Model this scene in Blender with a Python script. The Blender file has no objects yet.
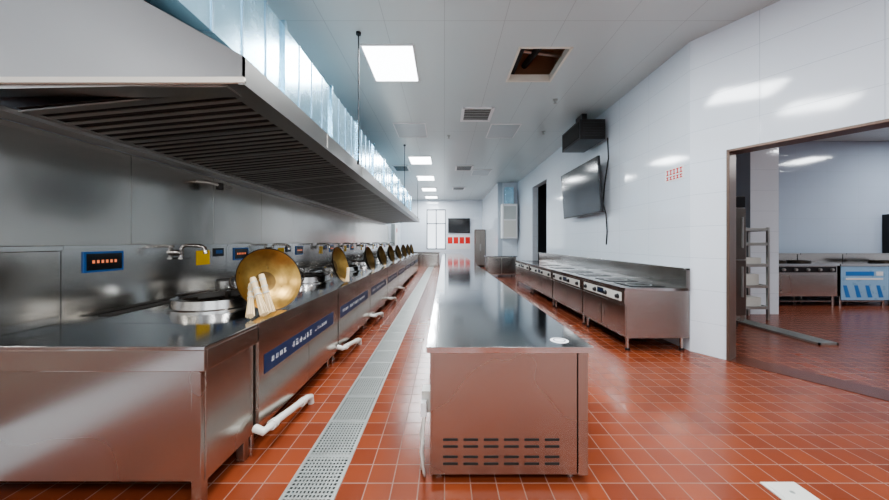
import bpy, bmesh, math, random
from mathutils import Vector, Matrix
random.seed(4)
scene = bpy.context.scene
COL = scene.collection
H = 1.4; F = 310.0; CEIL = 3.97

# ------------------------------------------------------------------ materials
def new_mat(name):
    m = bpy.data.materials.new(name); m.use_nodes = True
    nt = m.node_tree
    b = nt.nodes["Principled BSDF"]
    return m, nt, b
def simple(name, col, rough=0.5, metal=0.0, emit=None, es=0.0, noise=0.0, nscale=6.0, stretch=(1,1,1), bump=0.0, coat=0.0, cv=0.05, bd=0.01, aniso=0.0):
    m, nt, b = new_mat(name)
    b.inputs["Base Color"].default_value = (*col, 1)
    b.inputs["Roughness"].default_value = rough
    b.inputs["Metallic"].default_value = metal
    if coat: b.inputs["Coat Weight"].default_value = coat
    if aniso: b.inputs["Anisotropic"].default_value = aniso
    if emit:
        b.inputs["Emission Color"].default_value = (*emit, 1)
        b.inputs["Emission Strength"].default_value = es
    if noise or bump:
        tc = nt.nodes.new("ShaderNodeTexCoord"); mp = nt.nodes.new("ShaderNodeMapping")
        mp.inputs["Scale"].default_value = stretch
        n = nt.nodes.new("ShaderNodeTexNoise"); n.inputs["Scale"].default_value = nscale; n.inputs["Detail"].default_value = 2
        nt.links.new(tc.outputs["Object"], mp.inputs[0]); nt.links.new(mp.outputs[0], n.inputs["Vector"])
        if noise:
            mr = nt.nodes.new("ShaderNodeMapRange")
            mr.inputs["To Min"].default_value = max(0.02, rough-noise); mr.inputs["To Max"].default_value = rough+noise
            nt.links.new(n.outputs["Fac"], mr.inputs["Value"]); nt.links.new(mr.outputs[0], b.inputs["Roughness"])
            cr = nt.nodes.new("ShaderNodeMixRGB"); cr.inputs[1].default_value = (*[c*(1-cv) for c in col],1); cr.inputs[2].default_value = (*[min(1,c*(1+cv)) for c in col],1)
            nt.links.new(n.outputs["Fac"], cr.inputs[0]); nt.links.new(cr.outputs[0], b.inputs["Base Color"])
        if bump:
            bp = nt.nodes.new("ShaderNodeBump"); bp.inputs["Strength"].default_value = bump; bp.inputs["Distance"].default_value = bd
            nt.links.new(n.outputs["Fac"], bp.inputs["Height"]); nt.links.new(bp.outputs[0], b.inputs["Normal"])
    return m
def tile_mat(name, c1, c2, grout, w, h, mortar, rough, axes="xy", grough=0.7, bump=0.3, offset=0.0, var=(0.86,1.1)):
    m, nt, b = new_mat(name)
    tc = nt.nodes.new("ShaderNodeTexCoord"); sp = nt.nodes.new("ShaderNodeSeparateXYZ"); cb = nt.nodes.new("ShaderNodeCombineXYZ")
    nt.links.new(tc.outputs["Object"], sp.inputs[0])
    nt.links.new(sp.outputs["XYZ".index(axes[0].upper())], cb.inputs[0]); nt.links.new(sp.outputs["XYZ".index(axes[1].upper())], cb.inputs[1])
    br = nt.nodes.new("ShaderNodeTexBrick"); br.offset = offset; br.squash = 1.0
    br.inputs["Color1"].default_value = (*c1,1); br.inputs["Color2"].default_value = (*c2,1); br.inputs["Mortar"].default_value = (*grout,1)
    br.inputs["Scale"].default_value = 1.0; br.inputs["Mortar Size"].default_value = mortar; br.inputs["Mortar Smooth"].default_value = 0.1
    br.inputs["Brick Width"].default_value = w; br.inputs["Row Height"].default_value = h; br.inputs["Bias"].default_value = 0.0
    nt.links.new(cb.outputs[0], br.inputs["Vector"])
    n = nt.nodes.new("ShaderNodeTexNoise"); n.inputs["Scale"].default_value = 1.3; n.inputs["Detail"].default_value = 5
    nt.links.new(tc.outputs["Object"], n.inputs["Vector"])
    mr = nt.nodes.new("ShaderNodeMapRange"); mr.inputs["To Min"].default_value = var[0]; mr.inputs["To Max"].default_value = var[1]
    nt.links.new(n.outputs["Fac"], mr.inputs["Value"])
    mx = nt.nodes.new("ShaderNodeVectorMath"); mx.operation = "SCALE"
    nt.links.new(br.outputs["Color"], mx.inputs[0]); nt.links.new(mr.outputs[0], mx.inputs["Scale"])
    nt.links.new(mx.outputs[0], b.inputs["Base Color"])
    r = nt.nodes.new("ShaderNodeMapRange"); r.inputs["To Min"].default_value = rough; r.inputs["To Max"].default_value = grough
    nt.links.new(br.outputs["Fac"], r.inputs["Value"]); nt.links.new(r.outputs[0], b.inputs["Roughness"])
    bp = nt.nodes.new("ShaderNodeBump"); bp.invert = True; bp.inputs["Strength"].default_value = bump; bp.inputs["Distance"].default_value = 0.004
    nt.links.new(br.outputs["Fac"], bp.inputs["Height"]); nt.links.new(bp.outputs[0], b.inputs["Normal"])
    return m

STEEL = simple("brushed_steel", (0.56,0.54,0.51), 0.19, 1.0, noise=0.04, nscale=1.2)
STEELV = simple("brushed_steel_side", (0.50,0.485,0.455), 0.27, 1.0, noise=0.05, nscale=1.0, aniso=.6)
TOPST = simple("polished_worktop_steel", (0.63,0.64,0.64), 0.10, 1.0, noise=0.03, nscale=2)
WALLST = simple("wall_steel", (0.52,0.485,0.44), 0.20, 1.0, noise=0.04, nscale=1.5, bump=0.35, bd=0.02)
HOODST = simple("hood_steel", (0.50,0.485,0.46), 0.30, 1.0, noise=0.04, nscale=2)
FRIDGE = simple("fridge_door_steel", (0.24,0.22,0.20), 0.35, 1.0)
DARKST = simple("dark_steel", (0.05,0.045,0.04), 0.55, 0.3, noise=0.05)  # plain dark tone for filter backing, bowls, pot insides and vents
BARST = simple("filter_bar_steel", (0.47,0.45,0.42), 0.34, 0.9)
GALV = simple("galvanised_duct", (0.42,0.66,0.80), 0.25, 0.85, noise=0.08, nscale=7, cv=.12)
GALVL = simple("galvanised_flange", (0.25,0.36,0.44), 0.4, 1.0)
GRATE = simple("grate_steel", (0.50,0.52,0.50), 0.4, 0.8, noise=0.05)
BLACK = simple("black_plastic", (0.012,0.012,0.014), 0.3)
GLASS = simple("black_glass", (0.006,0.007,0.009), 0.12)
DARK = simple("dark_void", (0.02,0.018,0.016), 0.8)
BROWN = simple("ceiling_void_board", (0.34,0.19,0.11), 0.8, noise=0.05)
BLUE = simple("blue_label", (0.008,0.024,0.075), 0.35)
BLUEB = simple("bright_blue_bezel", (0.012,0.09,0.28), 0.3)
FILM = simple("blue_protective_film", (0.30,0.50,0.70), 0.3, noise=0.1)
FILMB = simple("blue_film_print", (0.03,0.20,0.55), 0.35)
WHITE = simple("white_paint", (0.8,0.8,0.8), 0.4)
PVC = simple("white_pvc", (0.66,0.65,0.60), 0.35)
LIP = simple("cream_lip", (0.74,0.70,0.61), 0.4)
YEL = simple("yellow_label", (0.80,0.48,0.02), 0.5)
RED = simple("red_print", (0.75,0.03,0.02), 0.5)
ORNG = simple("led_digits", (0.45,0.15,0.08), 0.5, emit=(1,0.25,0.08), es=0.6)
WOOD = simple("pale_bamboo", (0.80,0.62,0.38), 0.5, noise=0.05, stretch=(1,1,8))
BRONZE = simple("seasoned_wok_gold", (0.36,0.225,0.07), 0.32, 0.9, noise=0.1, nscale=14, cv=.45)
BRONZED = simple("seasoned_wok_centre", (0.17,0.105,0.04), 0.38, 0.9, noise=0.1, nscale=14, cv=.45)
IRON = simple("wok_iron", (0.05,0.04,0.032), 0.4, 0.9, noise=0.08)
LAMP = simple("lamp_diffuser", (1,1,1), 0.5, emit=(0.93,0.97,1.0), es=7)
PANELOFF = simple("unlit_diffuser", (0.50,0.55,0.56), 0.4)
FLOOR = tile_mat("red_quarry_tile", (0.27,0.066,0.028), (0.195,0.045,0.020), (0.28,0.155,0.115), 0.15, 0.15, 0.0035, 0.22, "xy", 0.55, 0.35, var=(.72,1.2))
WTILE = tile_mat("glazed_wall_tile", (0.745,0.80,0.855), (0.735,0.79,0.85), (0.48,0.54,0.60), 0.8, 0.4, 0.0025, 0.09, "xz", 0.5, 0.1, var=(.97,1.02))
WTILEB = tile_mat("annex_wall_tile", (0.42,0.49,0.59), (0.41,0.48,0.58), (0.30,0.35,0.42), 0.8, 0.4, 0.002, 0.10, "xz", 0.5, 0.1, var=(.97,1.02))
CORR = simple("grey_render", (0.16,0.17,0.19), 0.6)
CEILM = tile_mat("ceiling_panel", (0.56,0.62,0.615), (0.55,0.61,0.605), (0.38,0.42,0.42), 0.7, 3.6, 0.003, 0.28, "xy", 0.5, 0.1, var=(.97,1.02))
THRESH_SHADE = simple("threshold_shadow_tone", (0.11,0.030,0.016), 0.22)  # dark red doorway shadow, painted as a deeper floor colour
FRAME = simple("door_casing_bronze", (0.16,0.11,0.085), 0.35, 0.5)
ALU = simple("window_frame_alu", (0.20,0.21,0.23), 0.4, 0.5)
CABW = simple("walnut_laminate", (0.10,0.06,0.04), 0.4)

# ------------------------------------------------------------------ builder
class B:
    def __init__(s, name): s.name=name; s.v=[]; s.f=[]; s.m=[]; s.sm=[]; s.mats=[]
    def mi(s, mat):
        if mat not in s.mats: s.mats.append(mat)
        return s.mats.index(mat)
    def add(s, vs, fs, mat, smooth=False):
        o=len(s.v); s.v += [tuple(v) for v in vs]; k=s.mi(mat)
        for f in fs: s.f.append([o+i for i in f]); s.m.append(k); s.sm.append(smooth)
    def box(s, x0,x1,y0,y1,z0,z1, mat, M=None):
        if x0>x1: x0,x1=x1,x0
        if y0>y1: y0,y1=y1,y0
        if z0>z1: z0,z1=z1,z0
        vs=[Vector(p) for p in [(x0,y0,z0),(x1,y0,z0),(x1,y1,z0),(x0,y1,z0),(x0,y0,z1),(x1,y0,z1),(x1,y1,z1),(x0,y1,z1)]]
        if M: vs=[M@v for v in vs]
        s.add(vs,[(0,3,2,1),(4,5,6,7),(0,1,5,4),(1,2,6,5),(2,3,7,6),(3,0,4,7)],mat)
    def prism_y(s, prof, y0, y1, mat):   # prof list (x,z)
        n=len(prof); vs=[(x,y0,z) for x,z in prof]+[(x,y1,z) for x,z in prof]
        fs=[tuple(range(n)), tuple(reversed(range(n,2*n)))]+[((i+1)%n,i,i+n,(i+1)%n+n) for i in range(n)]
        s.add(vs,fs,mat)
    def tube(s, pts, r, mat, n=10, cap=True):
        pts=[Vector(p) for p in pts]; rs = r if isinstance(r,(list,tuple)) else [r]*len(pts)
        rings=[]; prev=None
        for i,p in enumerate(pts):
            if i==0: t=pts[1]-p
            elif i==len(pts)-1: t=p-pts[i-1]
            else: t=(pts[i+1]-p).normalized()+(p-pts[i-1]).normalized()
            t.normalize()
            if prev is None:
                a=Vector((0,0,1)) if abs(t.z)<0.9 else Vector((1,0,0)); u=t.cross(a).normalized()
            else:
                u=(prev-t*prev.dot(t)).normalized()
            prev=u; w=t.cross(u)
            rings.append([p+(u*math.cos(2*math.pi*k/n)+w*math.sin(2*math.pi*k/n))*rs[i] for k in range(n)])
        vs=[v for R in rings for v in R]; fs=[]
        for i in range(len(pts)-1):
            for k in range(n):
                fs.append((i*n+k,i*n+(k+1)%n,(i+1)*n+(k+1)%n,(i+1)*n+k))
        s.add(vs,fs,mat,True)
        if cap:
            s.add(rings[0],[tuple(reversed(range(n)))],mat); s.add(rings[-1],[tuple(range(n))],mat)
    def lathe(s, prof, mat, M, n=40, mats=None):  # prof list (r,z)
        vs=[]; 
        for r,z in prof:
            for k in range(n):
                a=2*math.pi*k/n; vs.append(M@Vector((r*math.cos(a),r*math.sin(a),z)))
        for i in range(len(prof)-1):
            mm = mats[i] if mats else mat
            ring=[vs[j] for j in range(i*n,(i+2)*n)]
            s.add(ring,[(k,(k+1)%n,n+(k+1)%n,n+k) for k in range(n)],mm,True)
    def done(s, bevel=0.0, merge=False, M=None):
        me=bpy.data.meshes.new(s.name); me.from_pydata(s.v,[],s.f)
        for m in s.mats: me.materials.append(m)
        for p,k,sm in zip(me.polygons,s.m,s.sm): p.material_index=k; p.use_smooth=sm
        me.update()
        if merge:
            bm=bmesh.new(); bm.from_mesh(me); bmesh.ops.remove_doubles(bm,verts=bm.verts,dist=1e-5); bm.to_mesh(me); bm.free()
        o=bpy.data.objects.new(s.name,me); COL.objects.link(o)
        if M: o.matrix_world=M
        if bevel:
            md=o.modifiers.new("bevel","BEVEL"); md.width=bevel; md.segments=2; md.limit_method="ANGLE"; md.angle_limit=math.radians(50)
        return o

def wall(name, p0, p1, thick, z0, z1, ops=(), mat=None):
    p0=Vector((p0[0],p0[1],0)); p1=Vector((p1[0],p1[1],0)); L=(p1-p0).length
    a=math.atan2(p1.y-p0.y,p1.x-p0.x); M=Matrix.Translation(p0)@Matrix.Rotation(a,4,'Z')
    b=B(name); mat=mat or WTILE; xs=0
    for s0,s1,oz0,oz1 in sorted(ops):
        if s0>xs: b.box(xs,s0,-thick,0,z0,z1,mat)
        if oz0>z0: b.box(s0,s1,-thick,0,z0,oz0,mat)
        if oz1<z1: b.box(s0,s1,-thick,0,oz1,z1,mat)
        xs=s1
    if xs<L: b.box(xs,L,-thick,0,z0,z1,mat)
    b.done(M=M); return M

# ------------------------------------------------------------------ room shell
YB=-4.0; YF=19.0; XL=-2.65; XR=3.15
DX0,DX1=-0.90,-0.60
b=B("floor")
b.box(XL-0.2,DX0,YB-0.2,YF+0.2,-0.2,0,FLOOR)
b.box(DX1,14.2,YB-0.2,YF+0.2,-0.2,0,FLOOR)
b.box(DX0,DX1,YB-0.2,YB+0.5,-0.2,0,FLOOR); b.box(DX0,DX1,17.5,YF+0.2,-0.2,0,FLOOR)
b.box(DX0,DX1,YB+0.5,17.5,-0.2,-0.14,DARK)
b.done()
b=B("ceiling")
hx0,hx1,hy0,hy1=1.0,1.68,4.1,4.95
Z0,Z1=CEIL,CEIL+0.08
b.box(XL-0.2,hx0,YB-0.2,YF+0.2,Z0,Z1,CEILM); b.box(hx1,14.2,YB-0.2,YF+0.2,Z0,Z1,CEILM)
b.box(hx0,hx1,YB-0.2,hy0,Z0,Z1,CEILM); b.box(hx0,hx1,hy1,YF+0.2,Z0,Z1,CEILM)
b.done()
b=B("ceiling_access_hatch")
zt=CEIL+0.55
b.box(hx0-.1,hx1+.1,hy0-.1,hy1+.1,zt,zt+.02,BROWN)
for (x0,x1,y0,y1) in [(hx0-.12,hx0-.1,hy0-.1,hy1+.1),(hx1+.1,hx1+.12,hy0-.1,hy1+.1),(hx0-.1,hx1+.1,hy0-.12,hy0-.1),(hx0-.1,hx1+.1,hy1+.1,hy1+.12)]:
    b.box(x0,x1,y0,y1,CEIL+.08,zt,BROWN)
for (x0,x1,y0,y1) in [(hx0-.02,hx0+.012,hy0-.02,hy1+.02),(hx1-.012,hx1+.02,hy0-.02,hy1+.02),(hx0,hx1,hy0-.02,hy0+.012),(hx0,hx1,hy1-.012,hy1+.02)]:
    b.box(x0,x1,y0,y1,CEIL-.008,CEIL+.1,LIP)
b.box(hx0+.08,hx0+.12,hy0-.1,hy1+.1,CEIL+.12,CEIL+.18,DARK); b.tube([(hx0+.42,hy0-.1,CEIL+.2),(hx0+.30,hy1+.1,CEIL+.3)],.05,DARK)
b.tube([(hx0-.1,hy0+.5,CEIL+.3),(hx1+.1,hy0+.6,CEIL+.25)],.03,BARST)
b.done()

wall("wall_left",(XL,YF),(XL,YB),0.2,0,CEIL)
wall("wall_far",(XR+.2,YF),(XL,YF),0.2,0,CEIL,ops=[(XR+.2-0.08,XR+.2+1.10,0.95,3.4)])
wall("wall_right",(XR,3.98),(XR,13.4),0.2,0,CEIL,ops=[(9.57-3.98,11.1-3.98,0,3.35)])
wall("wall_alcove",(2.3,13.4),(2.3,YF),0.2,0,CEIL)
b=B("wall_return"); b.box(0.2,1.05,0,0.2,0,CEIL,WTILE); b.done(M=Matrix.Translation((2.3,13.4,0)))
k=math.hypot(.6226,1)
T0,T1=0.307,1.95
AM=wall("wall_angled",(XR+.6226*5.98,3.98-5.98),(XR,3.98),0.2,0,CEIL,ops=[((5.98-T1)*k,(5.98-T0)*k,0,2.49)])
xe=XR+.6226*5.98
wall("wall_side",(xe,YB),(xe,-2.0),0.2,0,CEIL)
wall("wall_back",(XL,YB),(xe+.2,YB),0.2,0,CEIL,ops=[(0.6,3.6,0.9,3.3),(4.6,7.6,0.9,3.3)])
b=B("added_rear_windows")  # unseen windows behind the camera, added to let world light in
for x in (XL+.6,XL+4.6):
    for dx in (0,1,2,3): b.box(x+dx-.03 if dx else x, x+dx+.03 if dx<3 else x+3, YB-.14,YB-.06,.9,3.3,ALU)
    b.box(x,x+3,YB-.14,YB-.06,.9,.96,ALU); b.box(x,x+3,YB-.14,YB-.06,3.24,3.3,ALU); b.box(x,x+3,YB-.14,YB-.06,2.4,2.45,ALU)
b.done()
b=B("window_2")
wx0,wx1=-1.10,0.08
for x in (wx0,(wx0+wx1)/2-.03,wx1-.06): b.box(x,x+.06,YF+.06,YF+.12,.95,3.4,ALU)
for z in (.95,2.5,3.34): b.box(wx0,wx1,YF+.06,YF+.12,z,z+.06,ALU)
b.done()

W=AM
b=B("door_frame")
s0,s1=(5.98-T1)*k,(5.98-T0)*k
b.box(s1-.03,s1-.001,-.215,.012,0,2.49,FRAME); b.box(s0+.001,s0+.03,-.215,.012,0,2.49,FRAME); b.box(s0+.001,s1-.001,-.215,.012,2.46,2.489,FRAME)
b.done(bevel=.003,M=W)
b=B("threshold_shadow_strip"); b.box(s0+.05,s1-.03,-.30,0.03,0.0,.005,THRESH_SHADE); b.done(M=W)  # darkened floor strip standing in for the shadow along the doorway

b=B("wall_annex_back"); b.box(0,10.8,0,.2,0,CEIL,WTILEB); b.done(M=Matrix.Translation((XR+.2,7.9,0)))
b=B("wall_annex_right"); b.box(13.9,14.1,-4,8.1,0,CEIL,WTILE); b.done()
b=B("wall_annex_front"); b.box(xe+.2,14.1,-4.2,-4,0,CEIL,WTILE); b.done()
b=B("wall_pillar"); b.box(0,.55,0,1.9,0,CEIL,WTILE); b.done(M=Matrix.Translation((5.92,6.0,0)))
b=B("wall_corridor"); b.box(5.6,5.8,8.1,13.6,0,CEIL,CORR); b.box(3.35,5.8,13.6,13.8,0,CEIL,CORR); b.box(3.35,5.6,8.1,8.12,0,CEIL,CORR); b.done()

# ------------------------------------------------------------------ floor drains
def drain(name,x0,x1,y0,y1,z,nl=7,pitch=.045):
    b=B(name)
    b.box(x0,x0+.02,y0,y1,z-.03,z,GRATE); b.box(x1-.02,x1,y0,y1,z-.03,z,GRATE)
    b.box(x0,x1,y0,y0+.02,z-.03,z,GRATE); b.box(x0,x1,y1-.02,y1,z-.03,z,GRATE)
    for i in range(1,nl):
        x=x0+.02+(x1-x0-.04)*i/nl; b.box(x-.005,x+.005,y0+.02,y1-.02,z-.02,z-.001,GRATE)
    y=y0+pitch
    i=0
    while y<y1-.02:
        w=.016 if i%14==0 else .006
        b.box(x0+.02,x1-.02,y-w,y+w,z-.018,z-.0005,GRATE); y+=pitch; i+=1
    b.done()
drain("floor_drain_grate",DX0+.001,DX1-.001,YB+.51,17.49,0.003,12,.028)
drain("floor_drain_grate",5.08,5.34,4.2,5.5,0.031,7,.06)
b=B("floor_cleanout_cover")
b.box(1.83,2.03,1.42,1.80,0,.008,PVC); b.box(1.85,2.01,1.44,1.78,.008,.011,PVC)
for y in (1.5,1.72): b.lathe([(.012,.011),(.010,.013),(0,.013)],GRATE,Matrix.Translation((1.93,y,0)),14)
b.done(bevel=.002)

# ------------------------------------------------------------------ exhaust hood + duct
HX=-1.08; HB=2.25; HT=2.40; HY0=1.67; HY1=13.4
b=B("exhaust_hood")
b.box(HX-.01,HX,HY0,HY1,HB,HT,HOODST)
b.add([(HX,HY0,HT),(HX,HY1,HT),(-1.7,HY1,2.75),(-1.7,HY0,2.75)],[(0,1,2,3)],HOODST)
b.box(XL+.005,-1.7,HY0,HY1,2.74,2.75,HOODST)
for y in (HY0,HY1-.01):
    b.prism_y([(XL+.005,2.22),(HX-.12,HB),(HX,HB),(HX,HT),(-1.7,2.745),(XL+.005,2.745)],y,y+.01,HOODST)
b.box(HX-.02,HX+.012,HY0-.015,HY1,HB-.010,HB+.012,HOODST)
y=HY0+1.2
while y<HY1: b.box(HX,HX+.006,y-.01,y+.01,HB,HT,HOODST); y+=1.2
b.box(XL+.005,HX+.012,HY0-.02,HY0-.002,HB+.0,HB+.03,LIP)
b.box(HX-.15,HX-.01,HY0,HY1,HB,HB+.02,HOODST)
b.box(XL+.005,XL+.16,HY0,HY1,2.14,2.17,HOODST)
b.box(XL+.005,HX-.1,HY0+.01,HY0+.13,HB-.01,HB+.01,HOODST)
xa,za=HX-.15,HB+.035; xb,zb=XL+.16,2.165
def sl(x): return za+(zb-za)*(xa-x)/(xa-xb)
b.add([(xa,HY0+.13,za+.014),(xa,HY1-.02,za+.014),(xb,HY1-.02,zb+.014),(xb,HY0+.13,zb+.014)],[(0,1,2,3)],DARKST)
# baffle filters: thin flat blades over a dark plenum, grouped into framed panels
def slab(y,w,zo,t,u0,u1,mat):
    b.add([(u0,y-w,sl(u0)+zo),(u0,y+w,sl(u0)+zo),(u1,y+w,sl(u1)+zo),(u1,y-w,sl(u1)+zo),
           (u0,y-w,sl(u0)+zo+t),(u0,y+w,sl(u0)+zo+t),(u1,y+w,sl(u1)+zo+t),(u1,y-w,sl(u1)+zo+t)],
          [(0,3,2,1),(4,5,6,7),(0,1,5,4),(1,2,6,5),(2,3,7,6),(3,0,4,7)],mat)
y=HY0+.17; i=0
while y<HY1-.1:
    if i%6==0: slab(y,.028,-.004,.010,xa,xb,HOODST)
    else: slab(y,.019,0.001,.006,xa-.03,xb+.03,BARST)
    y+=.092; i+=1
slab((HY0+HY1)/2,(HY1-HY0)/2-.15,-.004,.010,xa,xa-.035,HOODST)
slab((HY0+HY1)/2,(HY1-HY0)/2-.15,-.004,.010,xb+.035,xb,HOODST)
b.done()
b=B("exhaust_duct")
b.box(-2.2,-1.5,1.66,14.2,2.76,3.42,GALV)
y=1.7
while y<14.1:
    b.box(-2.21,-1.492,y-.008,y+.008,2.755,3.425,GALVL); y+=.30
y=1.68
while y<14.2:
    b.box(-2.23,-1.47,y-.02,y+.02,2.755,3.45,GALV); y+=1.2
b.done(bevel=.002)
for (x,y) in [(-1.055,3.8),(-1.055,8.2),(-1.055,12.2)]:
    b=B("hood_hanger_rod"); b.tube([(x,y,CEIL-.001),(x,y,HT+.0)],.008,BLACK,8); b.lathe([(0,CEIL-.03),(.03,CEIL-.03),(.03,CEIL-.001)],BLACK,Matrix.Translation((x,y,0)),16)
    b.box(HX+.013,x+.012,y-.02,y+.02,HT-.05,HT,BLACK); b.done()

b=B("wall_cladding_steel")
y=YB+.1; 
while y<14.6:
    b.box(XL+.002,XL+.012,y+.002,min(y+.93,14.6)-.002,.3,2.135,WALLST); y+=.93
b.done(bevel=.001)
b=B("hood_lamp_pipe")
b.tube([(XL+.013,3.3,2.05),(XL+.15,3.3,2.03),(XL+.15,3.62,2.03)],.015,BARST); b.lathe([(0,1.98),(.035,1.98),(.035,2.05),(0,2.06)],DARKST,Matrix.Translation((XL+.15,3.45,0)),16)
b.done()

# ------------------------------------------------------------------ left counter (prep end)
CX=-1.24; CT=0.86; BS=-2.55; CY0=1.60; CY1=2.06
b=B("steel_prep_counter")
b.box(XL+.015,CX,CY0,CY1,CT-.02,CT,TOPST)
b.box(XL+.015,CX,CY0,CY0+.02,CT-.13,CT-.02,STEEL)
b.box(CX-.02,CX,CY0+.02,CY1,CT-.13,CT-.02,STEEL)
b.box(XL+.02,CX-.06,CY0+.03,CY0+.045,.14,CT-.13,STEELV)
b.box(CX-.045,CX-.03,CY0+.05,CY1,.13,CT-.13,STEELV)
for x in (XL+.05,CX-.085):
    for y in (CY0+.02,CY1-.09): b.box(x,x+.05,y,y+.05,.0,CT-.13,STEELV)
b.box(XL+.02,BS,CY0-.5,CY1,CT,1.37,STEEL)
b.box(BS,BS+.012,CY0-.3,CY1-.02,CT+.05,1.34,WALLST)
b.box(BS,BS+.02,CY0-.3,CY1,1.34,1.375,STEEL)
b.done(bevel=.003)

def glyphs(b,x,y0,y1,zc,h,n,mat):
    w=(y1-y0)/n
    for i in range(n):
        a=y0+i*w
        for _ in range(4):
            if random.random()<.5:
                z=zc+random.uniform(-.5,.45)*h; b.box(x,x+.001,a+w*.12,a+w*random.uniform(.6,.85),z,z+h*.13,mat)
            else:
                yy=a+w*random.uniform(.12,.7); b.box(x,x+.001,yy,yy+w*.13,zc-h*.5,zc+h*.5,mat)

UN=8; PITCH=1.56
def aim(n):
    n=Vector(n).normalized(); return n.to_track_quat('Z','Y').to_matrix().to_4x4()
wdata=[(-1.40,2.50,(.80,-.55,.30),.25),(-1.40,4.20,(.97,-.05,.25),.24),(-1.40,5.85,(.97,-.05,.25),.23),(-1.40,7.0,(.95,-.1,.25),.23),
       (-1.40,8.2,(.95,-.1,.2),.23),(-1.40,9.5,(.95,-.1,.25),.23),(-1.40,10.8,(.95,-.15,.2),.23),(-1.40,12.1,(.9,-.1,.2),.23),(-1.40,13.4,(.9,-.1,.2),.23)]
for u in range(UN):
    y0=CY1+.004+u*PITCH; y1=y0+PITCH-.006
    b=B("wok_range")
    b.box(XL+.02,CX,y0,y1,CT-.03,CT,TOPST)
    b.box(XL+.03,CX-.02,y0+.01,y1-.01,.12,CT-.03,STEELV)
    b.box(CX-.02,CX+.004,y0+.004,y1-.004,CT-.075,CT-.004,STEEL)
    b.box(CX-.02,CX-.002,y0+.01,y0+PITCH*.5-.006,.14,CT-.08,STEEL); b.box(CX-.02,CX-.002,y0+PITCH*.5,y1-.01,.14,CT-.08,STEEL)
    b.box(CX-.002,CX,y0+.07,y1-.16,.49,.625,BLUE)
    glyphs(b,CX,y0+.15,y0+.38,.56,.035,4,WHITE); glyphs(b,CX,y0+.45,y0+.85,.56,.045,6,WHITE); glyphs(b,CX,y0+.9,y0+1.2,.56,.03,6,WHITE)
    for x in (XL+.1,CX-.09):
        for y in (y0+.06,y1-.1): b.tube([(x,y,0),(x,y,.13)],.022,STEEL,12)
    cx,cy=-1.93,y0+.62
    M=Matrix.Translation((cx,cy,CT))
    b.lathe([(.37,0),(.37,.012),(.345,.02),(.335,.085),(.30,.095),(.285,.08),(.25,.035),(.12,.008),(0,.008)],TOPST,M,48,
            mats=[STEEL,STEEL,STEEL,TOPST,TOPST,DARKST,IRON,DARKST])
    for a in range(3): 
        aa=a*2.1+.4; b.box(-.012,.012,.17,.27,.03,.09,IRON,M@Matrix.Rotation(aa,4,'Z'))
    b.box(BS+.02,BS+.12,y0+.2,y1-.1,CT,CT+.006,DARKST)
    b.box(XL+.02,BS,y0,y1,CT,1.37,STEEL)
    b.box(XL+.02,BS+.015,y0,y1,1.35,1.375,STEEL)
    b.box(BS,BS+.01,y0+.12,y0+.39,1.18,1.33,BLUEB); b.box(BS+.01,BS+.012,y0+.135,y0+.375,1.195,1.315,GLASS)
    for q in range(6): b.box(BS+.012,BS+.013,y0+.17+q*.03,y0+.187+q*.03,1.245,1.268,ORNG)
    b.box(BS,BS+.004,y0+1.12,y0+1.30,1.16,1.31,YEL); b.box(BS,BS+.012,y0+1.36,y0+1.50,1.24,1.33,BLACK); b.box(BS+.012,BS+.013,y0+1.38,y0+1.48,1.27,1.31,BLUEB)
    b.done(bevel=.003)
    b=B("steel_stock_pot")
    M2=Matrix.Translation((-2.2,y0+1.13,CT+.001))
    b.lathe([(0,0),(.135,0),(.135,.15),(.145,.16),(.13,.16),(.125,.03),(0,.03)],STEEL,M2,32,mats=[STEEL,STEEL,STEEL,STEEL,DARKST,DARKST])
    for sg in (1,-1): b.tube([M2@Vector((sg*.134,-.04,.12)),M2@Vector((sg*.17,-.035,.12)),M2@Vector((sg*.17,.035,.12)),M2@Vector((sg*.134,.04,.12))],.006,STEEL,8)
    b.done()
    fy=y0+.88
    b=B("swing_faucet")
    b.tube([(BS+.001,fy,1.30),(BS+.06,fy,1.30)],.028,STEEL,14)
    b.tube([(BS+.05,fy,1.26),(BS+.05,fy,1.34),(BS+.07,fy,1.362),(BS+.12,fy-.01,1.368),(BS+.26,fy-.03,1.362),(BS+.30,fy-.035,1.345),(BS+.31,fy-.036,1.29)],.017,STEEL,12)
    b.box(BS+.03,BS+.07,fy-.01,fy+.09,1.235,1.255,STEEL)
    b.done()
    if u<5:
        b=B("pvc_drain_pipe")
        pa=y0-.10+.0; X=-1.165
        b.tube([(CX+.010,pa+.05,.19),(X,pa+.03,.18),(X,pa+.2,.16),(X,pa+.66,.08),(X+.005,pa+.72,.06),(X+.005,pa+.73,.0)],.026,PVC,14)
        for yy in (.12,.55): b.tube([(X,pa+yy,.168-(yy-.12)*.17),(X,pa+yy+.05,.16-(yy-.12)*.17)],.033,PVC,14)
        b.done()

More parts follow.
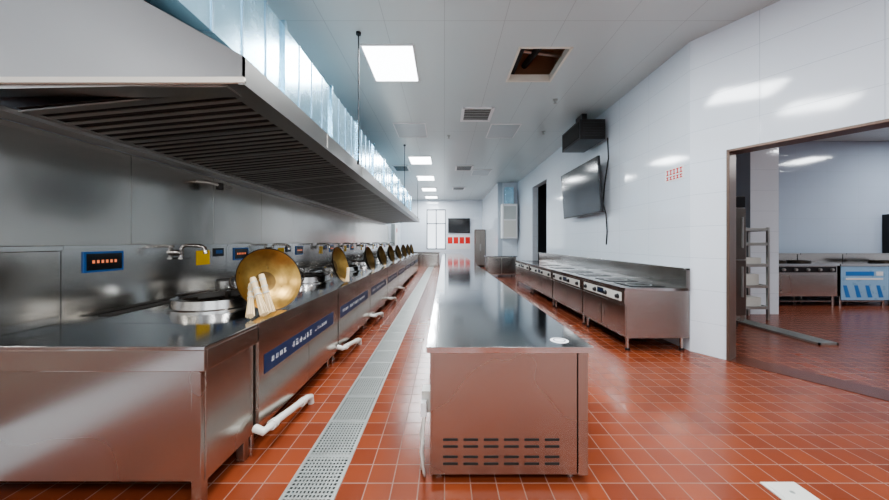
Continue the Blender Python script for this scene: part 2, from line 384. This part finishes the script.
for i,(x,y,n,r) in enumerate(wdata):
    b=B("wok")
    nn=Vector(n).normalized(); zc=CT+.004+r*math.sqrt(1-nn.z**2)
    M=Matrix.Translation((x,y,zc))@aim(n)
    R=r; d=.10; pin=[]; 
    Rs=(R*R+d*d)/(2*d); am=math.asin(R/Rs)
    for q in range(11):
        a=am*(1-q/10); pin.append((Rs*math.sin(a),-(Rs*math.cos(a)-(Rs-d))))
    pout=[(p[0]+.003 if p[0]>0 else 0,p[1]-.004) for p in pin][::-1]
    prof=pin+pout+[(R+.006,0.004),(R,0.0)]
    b.lathe(prof,BRONZE,M,48,mats=([BRONZE]*7+[BRONZED]*3 if i<2 else [BRONZED]*10)+[IRON]*(len(prof)-11))
    for sgn in (1,-1):
        pts=[]
        for q in range(9):
            a=math.pi*q/8; pts.append(M@Vector((sgn*(R-.005+.045*math.sin(a)),.05*math.cos(a),-.01)))
        b.tube(pts,.006,IRON,8)
    b.done()
def brush(p0,p1,r):
    b=B("bamboo_wok_brush"); p0=Vector(p0); p1=Vector(p1); d=p1-p0
    u=d.normalized().cross(Vector((0,0,1))).normalized(); w=d.normalized().cross(u)
    b.tube([p0,p0+d*.05,p0+d*.5],[r*.85,r,r*.95],WOOD,14)
    for a in (.12,.3,.46): b.tube([p0+d*a,p0+d*(a+.035)],r*1.08,PVC,14)
    for q in range(22):
        an=q*2.4; rr=math.sqrt((q+.5)/22); o=(u*math.cos(an)+w*math.sin(an))
        b.tube([p0+d*.48+o*r*.7*rr,p1+o*r*1.2*rr],.0046,WOOD,5)
    b.done()
brush((-1.43,2.31,1.13),(-1.27,2.19,.888),.023)
brush((-1.36,2.30,1.16),(-1.262,2.26,.888),.021)
brush((-1.47,2.36,1.08),(-1.34,2.14,.888),.022)
brush((-1.28,4.12,1.06),(-1.27,4.05,.885),.020)

# ------------------------------------------------------------------ island (row of work tables)
IX0,IX1=-0.103,0.852; IY0=1.77
segs=[(1.77,3.85),(3.85,5.9),(5.9,7.9),(7.9,9.9),(9.9,11.9),(11.9,13.9),(13.9,16.6)]
for i,(y0,y1) in enumerate(segs):
    b=B("steel_work_table")
    y1-=.004
    b.box(IX0,IX1,y0,y1,.765,.80,TOPST)
    bx0,bx1=IX0+.02,IX1-.022
    b.box(bx0,bx1-.06,y0+.03,y1-.01,.05,.765,STEELV)
    b.box(bx1-.056,bx1,y0+.022,y1-.01,.05,.765,STEELV)
    b.box(bx0,bx0+.012,y0+.024,y0+.03,.05,.765,STEELV)
    for x in (bx0+.05,bx1-.08):
        for y in (y0+.10,y1-.12): b.lathe([(.025,0),(.025,.05)],STEEL,Matrix.Translation((x,y,0)),14); 
    if i==0:
        for rr,z in enumerate((.245,.205,.145,.105)):
            for c in range(6):
                a=bx0+.075+c*.118
                b.box(a,a+.085,y0+.0285,y0+.031,z,z+.015,DARK)
        b.lathe([(0,.8012),(.052,.8012),(.054,.8)],WHITE,Matrix.Translation((.70,1.89,0)),32)
        b.lathe([(.030,.8018),(.037,.8018)],BLUE,Matrix.Translation((.70,1.89,0)),32)
    if i%2==1:
        b.box(bx1-.0,bx1+.004,y0+.3,y1-.3,.2,.7,STEEL)
    b.done(bevel=.003)
b=B("power_socket_box")
b.box(IX0-.035,IX0+.0195,1.87,1.96,.37,.50,PVC)
b.box(IX0-.038,IX0-.035,1.885,1.945,.39,.44,WHITE)
b.done(bevel=.004)
b=B("power_cable")
X=IX0-.016
b.tube([(X,1.84,.40),(X-.006,1.81,.30),(X-.018,1.80,.18),(X-.004,1.81,.06),(X,1.84,.014),(X-.01,1.90,.010)],.008,PVC,8)
b.tube([(X,1.85,.37),(X-.024,1.86,.25),(X-.006,1.85,.10),(X-.02,1.90,.010),(X-.03,2.2,.010)],.008,PVC,8)
b.box(X-.022,X+.012,1.825,1.866,.37,.45,WHITE)
b.done()

# ------------------------------------------------------------------ right-hand cooking ranges
RX=2.30
rs=[(3.95,5.20),(5.20,6.65),(6.65,8.40),(8.40,10.1)]
for i,(y0,y1) in enumerate(rs):
    b=B("electric_range")
    y1-=.006
    X1=XR-.02
    b.box(RX,X1,y0,y1,.775,.81,TOPST)
    b.box(RX+.03,X1,y0+.012,y1-.008,.17,.775,STEELV)
    b.box(RX+.0,RX+.03,y0+.012,y1-.008,.60,.775,STEEL)
    b.box(X1-.05,X1,y0,y1,.81,1.06,STEEL); b.box(X1-.08,X1,y0,y1,1.04,1.065,STEEL)
    m=(y0+y1)/2
    b.box(RX+.012,RX+.03,y0+.02,m-.008,.20,.585,STEEL); b.box(RX+.012,RX+.03,m+.008,y1-.02,.20,.585,STEEL)
    for ys in (m-.06,m+.06): b.tube([(RX-.005,ys,.34),(RX-.005,ys,.48)],.008,STEEL,8); b.box(RX-.005,RX+.014,ys-.006,ys+.006,.35,.36,STEEL); b.box(RX-.005,RX+.014,ys-.006,ys+.006,.46,.47,STEEL)
    b.box(RX-.003,RX,y0+.08,y1-.08,.63,.745,PVC)
    for q in range(4):
        yk=y0+.16+(y1-y0-.32)*q/3
        M=Matrix.Translation((RX-.003,yk,.685))@Matrix.Rotation(-math.pi/2,4,'Y')
        b.lathe([(.034,0),(.034,.006),(.026,.01),(.024,.032),(.001,.034)],BLACK,M,20)
    b.box(RX-.005,RX-.003,m-.09,m+.09,.655,.735,BLACK); b.box(RX-.006,RX-.005,m-.07,m+.07,.68,.72,BLUE)
    for q in range(2):
        yk=y0+(y1-y0)*(.27+.46*q)
        b.box(RX+.16,RX+.60,yk-.21,yk+.21,.81,.816,GLASS)
        b.lathe([(.150,.8165),(.156,.8165)],GRATE,Matrix.Translation((RX+.38,yk,0)),32)
    for x in (RX+.07,X1-.06):
        for y in (y0+.07,y1-.08):
            b.tube([(x,y,0),(x,y,.17)],.022,STEEL,12); b.tube([(x,y,0),(x,y,.03)],.028,BLACK,12)
    b.done(bevel=.003)

b=B("steel_cabinet")
b.box(1.66,2.9,12.3,13.0,.80,.84,TOPST); b.box(1.70,2.86,12.34,12.98,.10,.80,STEELV)
for x in (1.72,2.29): b.box(x,x+.54,12.325,12.34,.14,.76,STEEL)
b.box(2.22,2.235,12.31,12.325,.4,.55,BLACK); b.box(2.31,2.325,12.31,12.325,.4,.55,BLACK)
for x in (1.75,2.8):
    for y in (12.4,12.9): b.tube([(x,y,0),(x,y,.1)],.022,STEEL,10)
b.done(bevel=.003)
b=B("wall_vent_cabinet")
b.box(2.42,3.05,12.95,13.39,1.55,3.0,WHITE); b.box(2.48,2.99,12.94,12.95,1.62,2.3,PVC); b.box(2.55,2.9,13.0,13.35,3.0,3.7,GALV); b.box(2.48,2.99,12.94,12.95,2.36,2.9,GRATE)
b.done(bevel=.004)

# ------------------------------------------------------------------ TV, speaker box, cable, sign
b=B("wall_television")
M=Matrix.Translation((2.94,6.75,2.50))@Matrix.Rotation(math.radians(-4),4,'Y')
b.box(-.025,.02,-.92,.92,-.53,.53,BLACK,M); b.box(-.029,-.025,-.90,.90,-.51,.515,GLASS,M)
b.box(.02,.06,-.5,.5,-.3,.3,BLACK,M)
b.box(.04,.20,-.25,-.2,-.04,.04,BLACK,M); b.box(.04,.20,.2,.25,-.04,.04,BLACK,M)
b.done(bevel=.004)
b=B("wall_speaker_box")
b.box(2.58,3.06,5.9,6.8,3.36,3.74,BLACK); b.box(2.60,3.04,5.885,5.9,3.38,3.72,DARK); b.box(2.57,2.58,5.95,6.75,3.40,3.70,DARK)
for q in range(6): b.box(2.62,3.02,5.88,5.885,3.41+q*.05,3.43+q*.05,BLACK)
b.box(3.06,3.149,6.1,6.6,3.5,3.6,BLACK); b.box(2.75,2.85,6.2,6.5,3.74,CEIL-.001,BLACK)
b.done(bevel=.006)
b=B("television_cable")
b.tube([(3.13,5.95,3.40),(3.135,5.93,3.0),(3.12,6.05,2.5),(3.13,6.12,2.15),(3.135,6.02,1.95),(3.135,5.98,1.6),(3.14,6.02,1.35)],.012,BLACK,8)
b.done()
b=B("wall_warning_sign")
b.box(XR-.006,XR-.001,4.07,4.42,2.24,2.42,WHITE)
for (z0,z1) in ((2.33,2.40),(2.26,2.31)):
    n=5
    for q in range(n):
        a=4.10+q*.062
        b.box(XR-.0075,XR-.006,a,a+.045,z0,z0+.014,RED); b.box(XR-.0075,XR-.006,a,a+.045,z1-.014,z1,RED); b.box(XR-.0075,XR-.006,a+.013,a+.030,z0,z1,RED)
b.done()

# ------------------------------------------------------------------ ceiling fixtures
def area(name,x,y,z,sx,sy,e,col=(0.93,0.97,1.0),parent=None,rot=None):
    l=bpy.data.lights.new(name,"AREA"); l.shape="RECTANGLE"; l.size=sx; l.size_y=sy; l.energy=e; l.color=col
    o=bpy.data.objects.new(name,l); COL.objects.link(o); o.location=(x,y,z)
    if rot: o.rotation_euler=rot
    if parent: o.parent=parent
    return o
def lightpanel(x0,x1,y0,y1,e,on=True):
    b=B("ceiling_panel_light")
    z=CEIL
    b.box(x0,x1,y0,y1,z-.012,z-.001,LAMP if on else PANELOFF)
    for q in ((x0-.02,x0,y0-.02,y1+.02),(x1,x1+.02,y0-.02,y1+.02),(x0,x1,y0-.02,y0),(x0,x1,y1,y1+.02)): b.box(*q,z-.018,z-.001,WHITE)
    o=b.done()
    if on: area("lamp",(x0+x1)/2,(y0+y1)/2,z-.02,x1-x0,y1-y0,e,parent=o)
E=86
for y in (4.04,9.3,12.0,14.7,17.3): lightpanel(-1.08,-.42,y,y+.88,E)
for (x,y) in ((.75,2.35),(-.45,.95),(1.6,-1.6),(-1.1,-2.2),(3.9,-2.6)): lightpanel(x,x+.67,y,y+.88,E)
lightpanel(1.03,1.66,6.75,7.6,0,False); lightpanel(1.03,1.66,11.0,11.9,0,False); lightpanel(-1.1,-.43,6.7,7.55,0,False)
for (x,y) in ((9.2,3.2),(11.0,5.6),(6.9,.5)): lightpanel(x,x+.67,y,y+.88,80)
def vent(x0,x1,y0,y1):
    b=B("ceiling_air_vent"); z=CEIL
    b.box(x0,x1,y0,y1,z-.006,z-.001,DARKST)
    for q in ((x0-.03,x0+.03,y0-.03,y1+.03),(x1-.03,x1+.03,y0-.03,y1+.03),(x0,x1,y0-.03,y0+.03),(x0,x1,y1-.03,y1+.03)): b.box(*q,z-.02,z-.001,WHITE)
    n=8
    for i in range(1,n):
        y=y0+(y1-y0)*i/n; b.box(x0,x1,y-.015,y+.015,z-.018,z-.012,GRATE)
    b.done()
vent(.36,.93,5.92,6.55); vent(.40,.95,10.4,11.1); vent(.4,.95,14.5,15.2); vent(-1.75,-1.25+.0,10.4,11.2)
for (x,y) in ((2.3,7.2),(.1,7.5),(2.0,5.6),(.1,3.0)):
    b=B("ceiling_sprinkler"); M=Matrix.Translation((x,y,0)); b.lathe([(0,CEIL-.07),(.03,CEIL-.068),(.03,CEIL-.062),(.01,CEIL-.06),(.01,CEIL-.012),(.045,CEIL-.01),(.045,CEIL)],GRATE,M,16); b.done()

# ------------------------------------------------------------------ far end
b=B("menu_board_display"); b.box(.22,1.55,YF-.08,YF-.001,1.95,2.85,BLACK); b.box(.26,1.51,YF-.085,YF-.08,2.0,2.80,GLASS); b.done(bevel=.004)
b=B("notice_poster_row")
b.box(.12,1.6,YF-.012,YF-.001,.95,1.85,WHITE)
for q in range(4): b.box(.2+q*.36,.48+q*.36,YF-.016,YF-.012,1.3,1.7,RED)
b.done()
b=B("serving_counter"); b.box(-2.4,-.3,17.6,18.2,.0,.8,STEELV); b.box(-2.45,-.25,17.55,18.25,.8,.84,TOPST); b.box(-2.3,-1.4,17.58,17.6,.1,.7,STEEL); b.box(-1.3,-.4,17.58,17.6,.1,.7,STEEL); b.done(bevel=.003)
b=B("tall_storage_cabinet")
b.box(1.72,2.28,17.3,17.9,.08,2.1,CABW); b.box(1.73,1.995,17.28,17.3,.12,2.06,FRIDGE); b.box(2.005,2.27,17.28,17.3,.12,2.06,FRIDGE)
b.box(1.97,1.985,17.26,17.28,.9,1.3,GRATE); b.box(2.015,2.03,17.26,17.28,.9,1.3,GRATE); b.box(1.76,2.24,17.34,17.86,0,.08,BLACK)
b.done(bevel=.003)
b=B("wall_electrical_cabinet"); b.box(XL+.001,XL+.18,15.4,16.2,1.2,2.3,GRATE); b.box(XL+.18,XL+.19,15.43,15.79,1.23,2.27,WHITE); b.box(XL+.18,XL+.19,15.81,16.17,1.23,2.27,WHITE); b.box(XL+.19,XL+.2,15.9,16.08,1.9,2.1,RED); b.done(bevel=.003)

# ------------------------------------------------------------------ annex contents
b=B("upright_refrigerator")
b.box(4.05,4.93,5.1,5.8,.10,2.15,STEELV); 
for (xa_,xb_) in ((4.06,4.49),(4.51,4.92)):
    for (za_,zb_) in ((.2,1.1),(1.12,1.95)): b.box(xa_,xb_,5.06,5.1,za_,zb_,FRIDGE)
b.box(4.06,4.92,5.07,5.1,1.97,2.14,BLACK)
b.box(4.84,4.86,5.03,5.06,.5,1.0,GRATE); b.box(4.84,4.86,5.03,5.06,1.3,1.8,GRATE)
for x in (4.1,4.84):
    for y in (5.15,5.7): b.tube([(x,y,0),(x,y,.1)],.025,BLACK,10)
b.done(bevel=.004)
b=B("storage_rack")
for x in (5.38,5.80):
    for y in (5.56,5.92): b.box(x-.018,x+.018,y-.018,y+.018,0,1.66,GRATE)
for z in (.22,.60,.98,1.36,1.62):
    b.box(5.38,5.80,5.56,5.92,z,z+.012,GRATE)
    b.box(5.37,5.81,5.545,5.57,z-.025,z+.03,GRATE); b.box(5.37,5.81,5.91,5.935,z-.025,z+.03,GRATE); b.box(5.365,5.385,5.56,5.92,z-.025,z+.03,GRATE); b.box(5.795,5.815,5.56,5.92,z-.025,z+.03,GRATE)
for q,(z,w,h) in enumerate(((.235,.3,.16),(.615,.26,.2),(.995,.3,.12))):
    b.box(5.44,5.44+w,5.62,5.86,z,z+h,PVC)
b.done(bevel=.002)
def annex_unit(x0,x1,film):
    b=B("steam_cooker_range")
    b.box(x0,x1,6.7,7.6,.88,.93,TOPST); b.box(x0+.02,x1-.02,6.73,7.58,.22,.88,STEEL); b.box(x0,x1,7.52,7.6,.93,1.12,STEEL); b.box(x0,x1,7.45,7.6,1.10,1.13,STEEL)
    for x in (x0+.07,x1-.07):
        for y in (6.78,7.52): b.tube([(x,y,0),(x,y,.22)],.025,STEEL,10)
    b.box(x0+.06,x1-.06,6.76,7.5,.10,.12,STEEL)
    if film:
        b.box(x0+.02,x1-.02,6.715,6.73,.14,.87,FILM)
        for u in (.12,.36,.60,.84):
            b.add([(x0+u,6.713,.20),(x0+u+.10,6.713,.20),(x0+u+.02,6.713,.46),(x0+u-.06,6.713,.46)],[(0,1,2,3)],FILMB)
        b.box(x0+.12,x1-.15,6.712,6.715,.58,.62,WHITE); b.box(x0+.12,x1-.35,6.712,6.715,.67,.76,FILMB); b.box(x1-.30,x1-.15,6.712,6.715,.67,.76,WHITE)
    else:
        b.box(x0+.05,x1-.05,6.724,6.73,.74,.86,BLACK)
        for q in range(5):
            M=Matrix.Translation((x0+.15+q*(x1-x0-.3)/4,6.724,.80))@Matrix.Rotation(math.pi/2,4,'X')
            b.lathe([(.035,0),(.03,.03),(.001,.032)],GRATE,M,16)
        b.box(x0+.1,x1-.1,6.722,6.73,.3,.68,STEELV)
        for q in range(2):
            M=Matrix.Translation((x0+.35+q*.55,7.1,.93)); b.lathe([(.2,0),(.19,.05),(.15,.05),(.12,.01),(0,.01)],IRON,M,28)
    b.done(bevel=.003)
annex_unit(7.2,8.55,False); annex_unit(8.57,9.65,True); annex_unit(9.67,10.9,False)
b=B("wall_control_box"); b.box(11.15,11.5,7.75,7.899,1.1,2.1,BLACK); b.box(11.18,11.47,7.74,7.75,1.15,2.05,GLASS); b.done(bevel=.004)

# ------------------------------------------------------------------ world, camera
w=bpy.data.worlds.new("World"); scene.world=w; w.use_nodes=True
bg=w.node_tree.nodes["Background"]; bg.inputs[0].default_value=(0.85,0.93,1.0,1); bg.inputs[1].default_value=2.4
try:
    scene.view_settings.look='AgX - Medium High Contrast'
except Exception: pass

cam=bpy.data.cameras.new("Camera"); co=bpy.data.objects.new("Camera",cam); COL.objects.link(co)
co.location=(0,0,H); co.rotation_euler=(math.pi/2,0,0)
cam.sensor_width=36; cam.lens=F/889*36; cam.shift_y=-8/889; cam.clip_start=.05
scene.camera=co
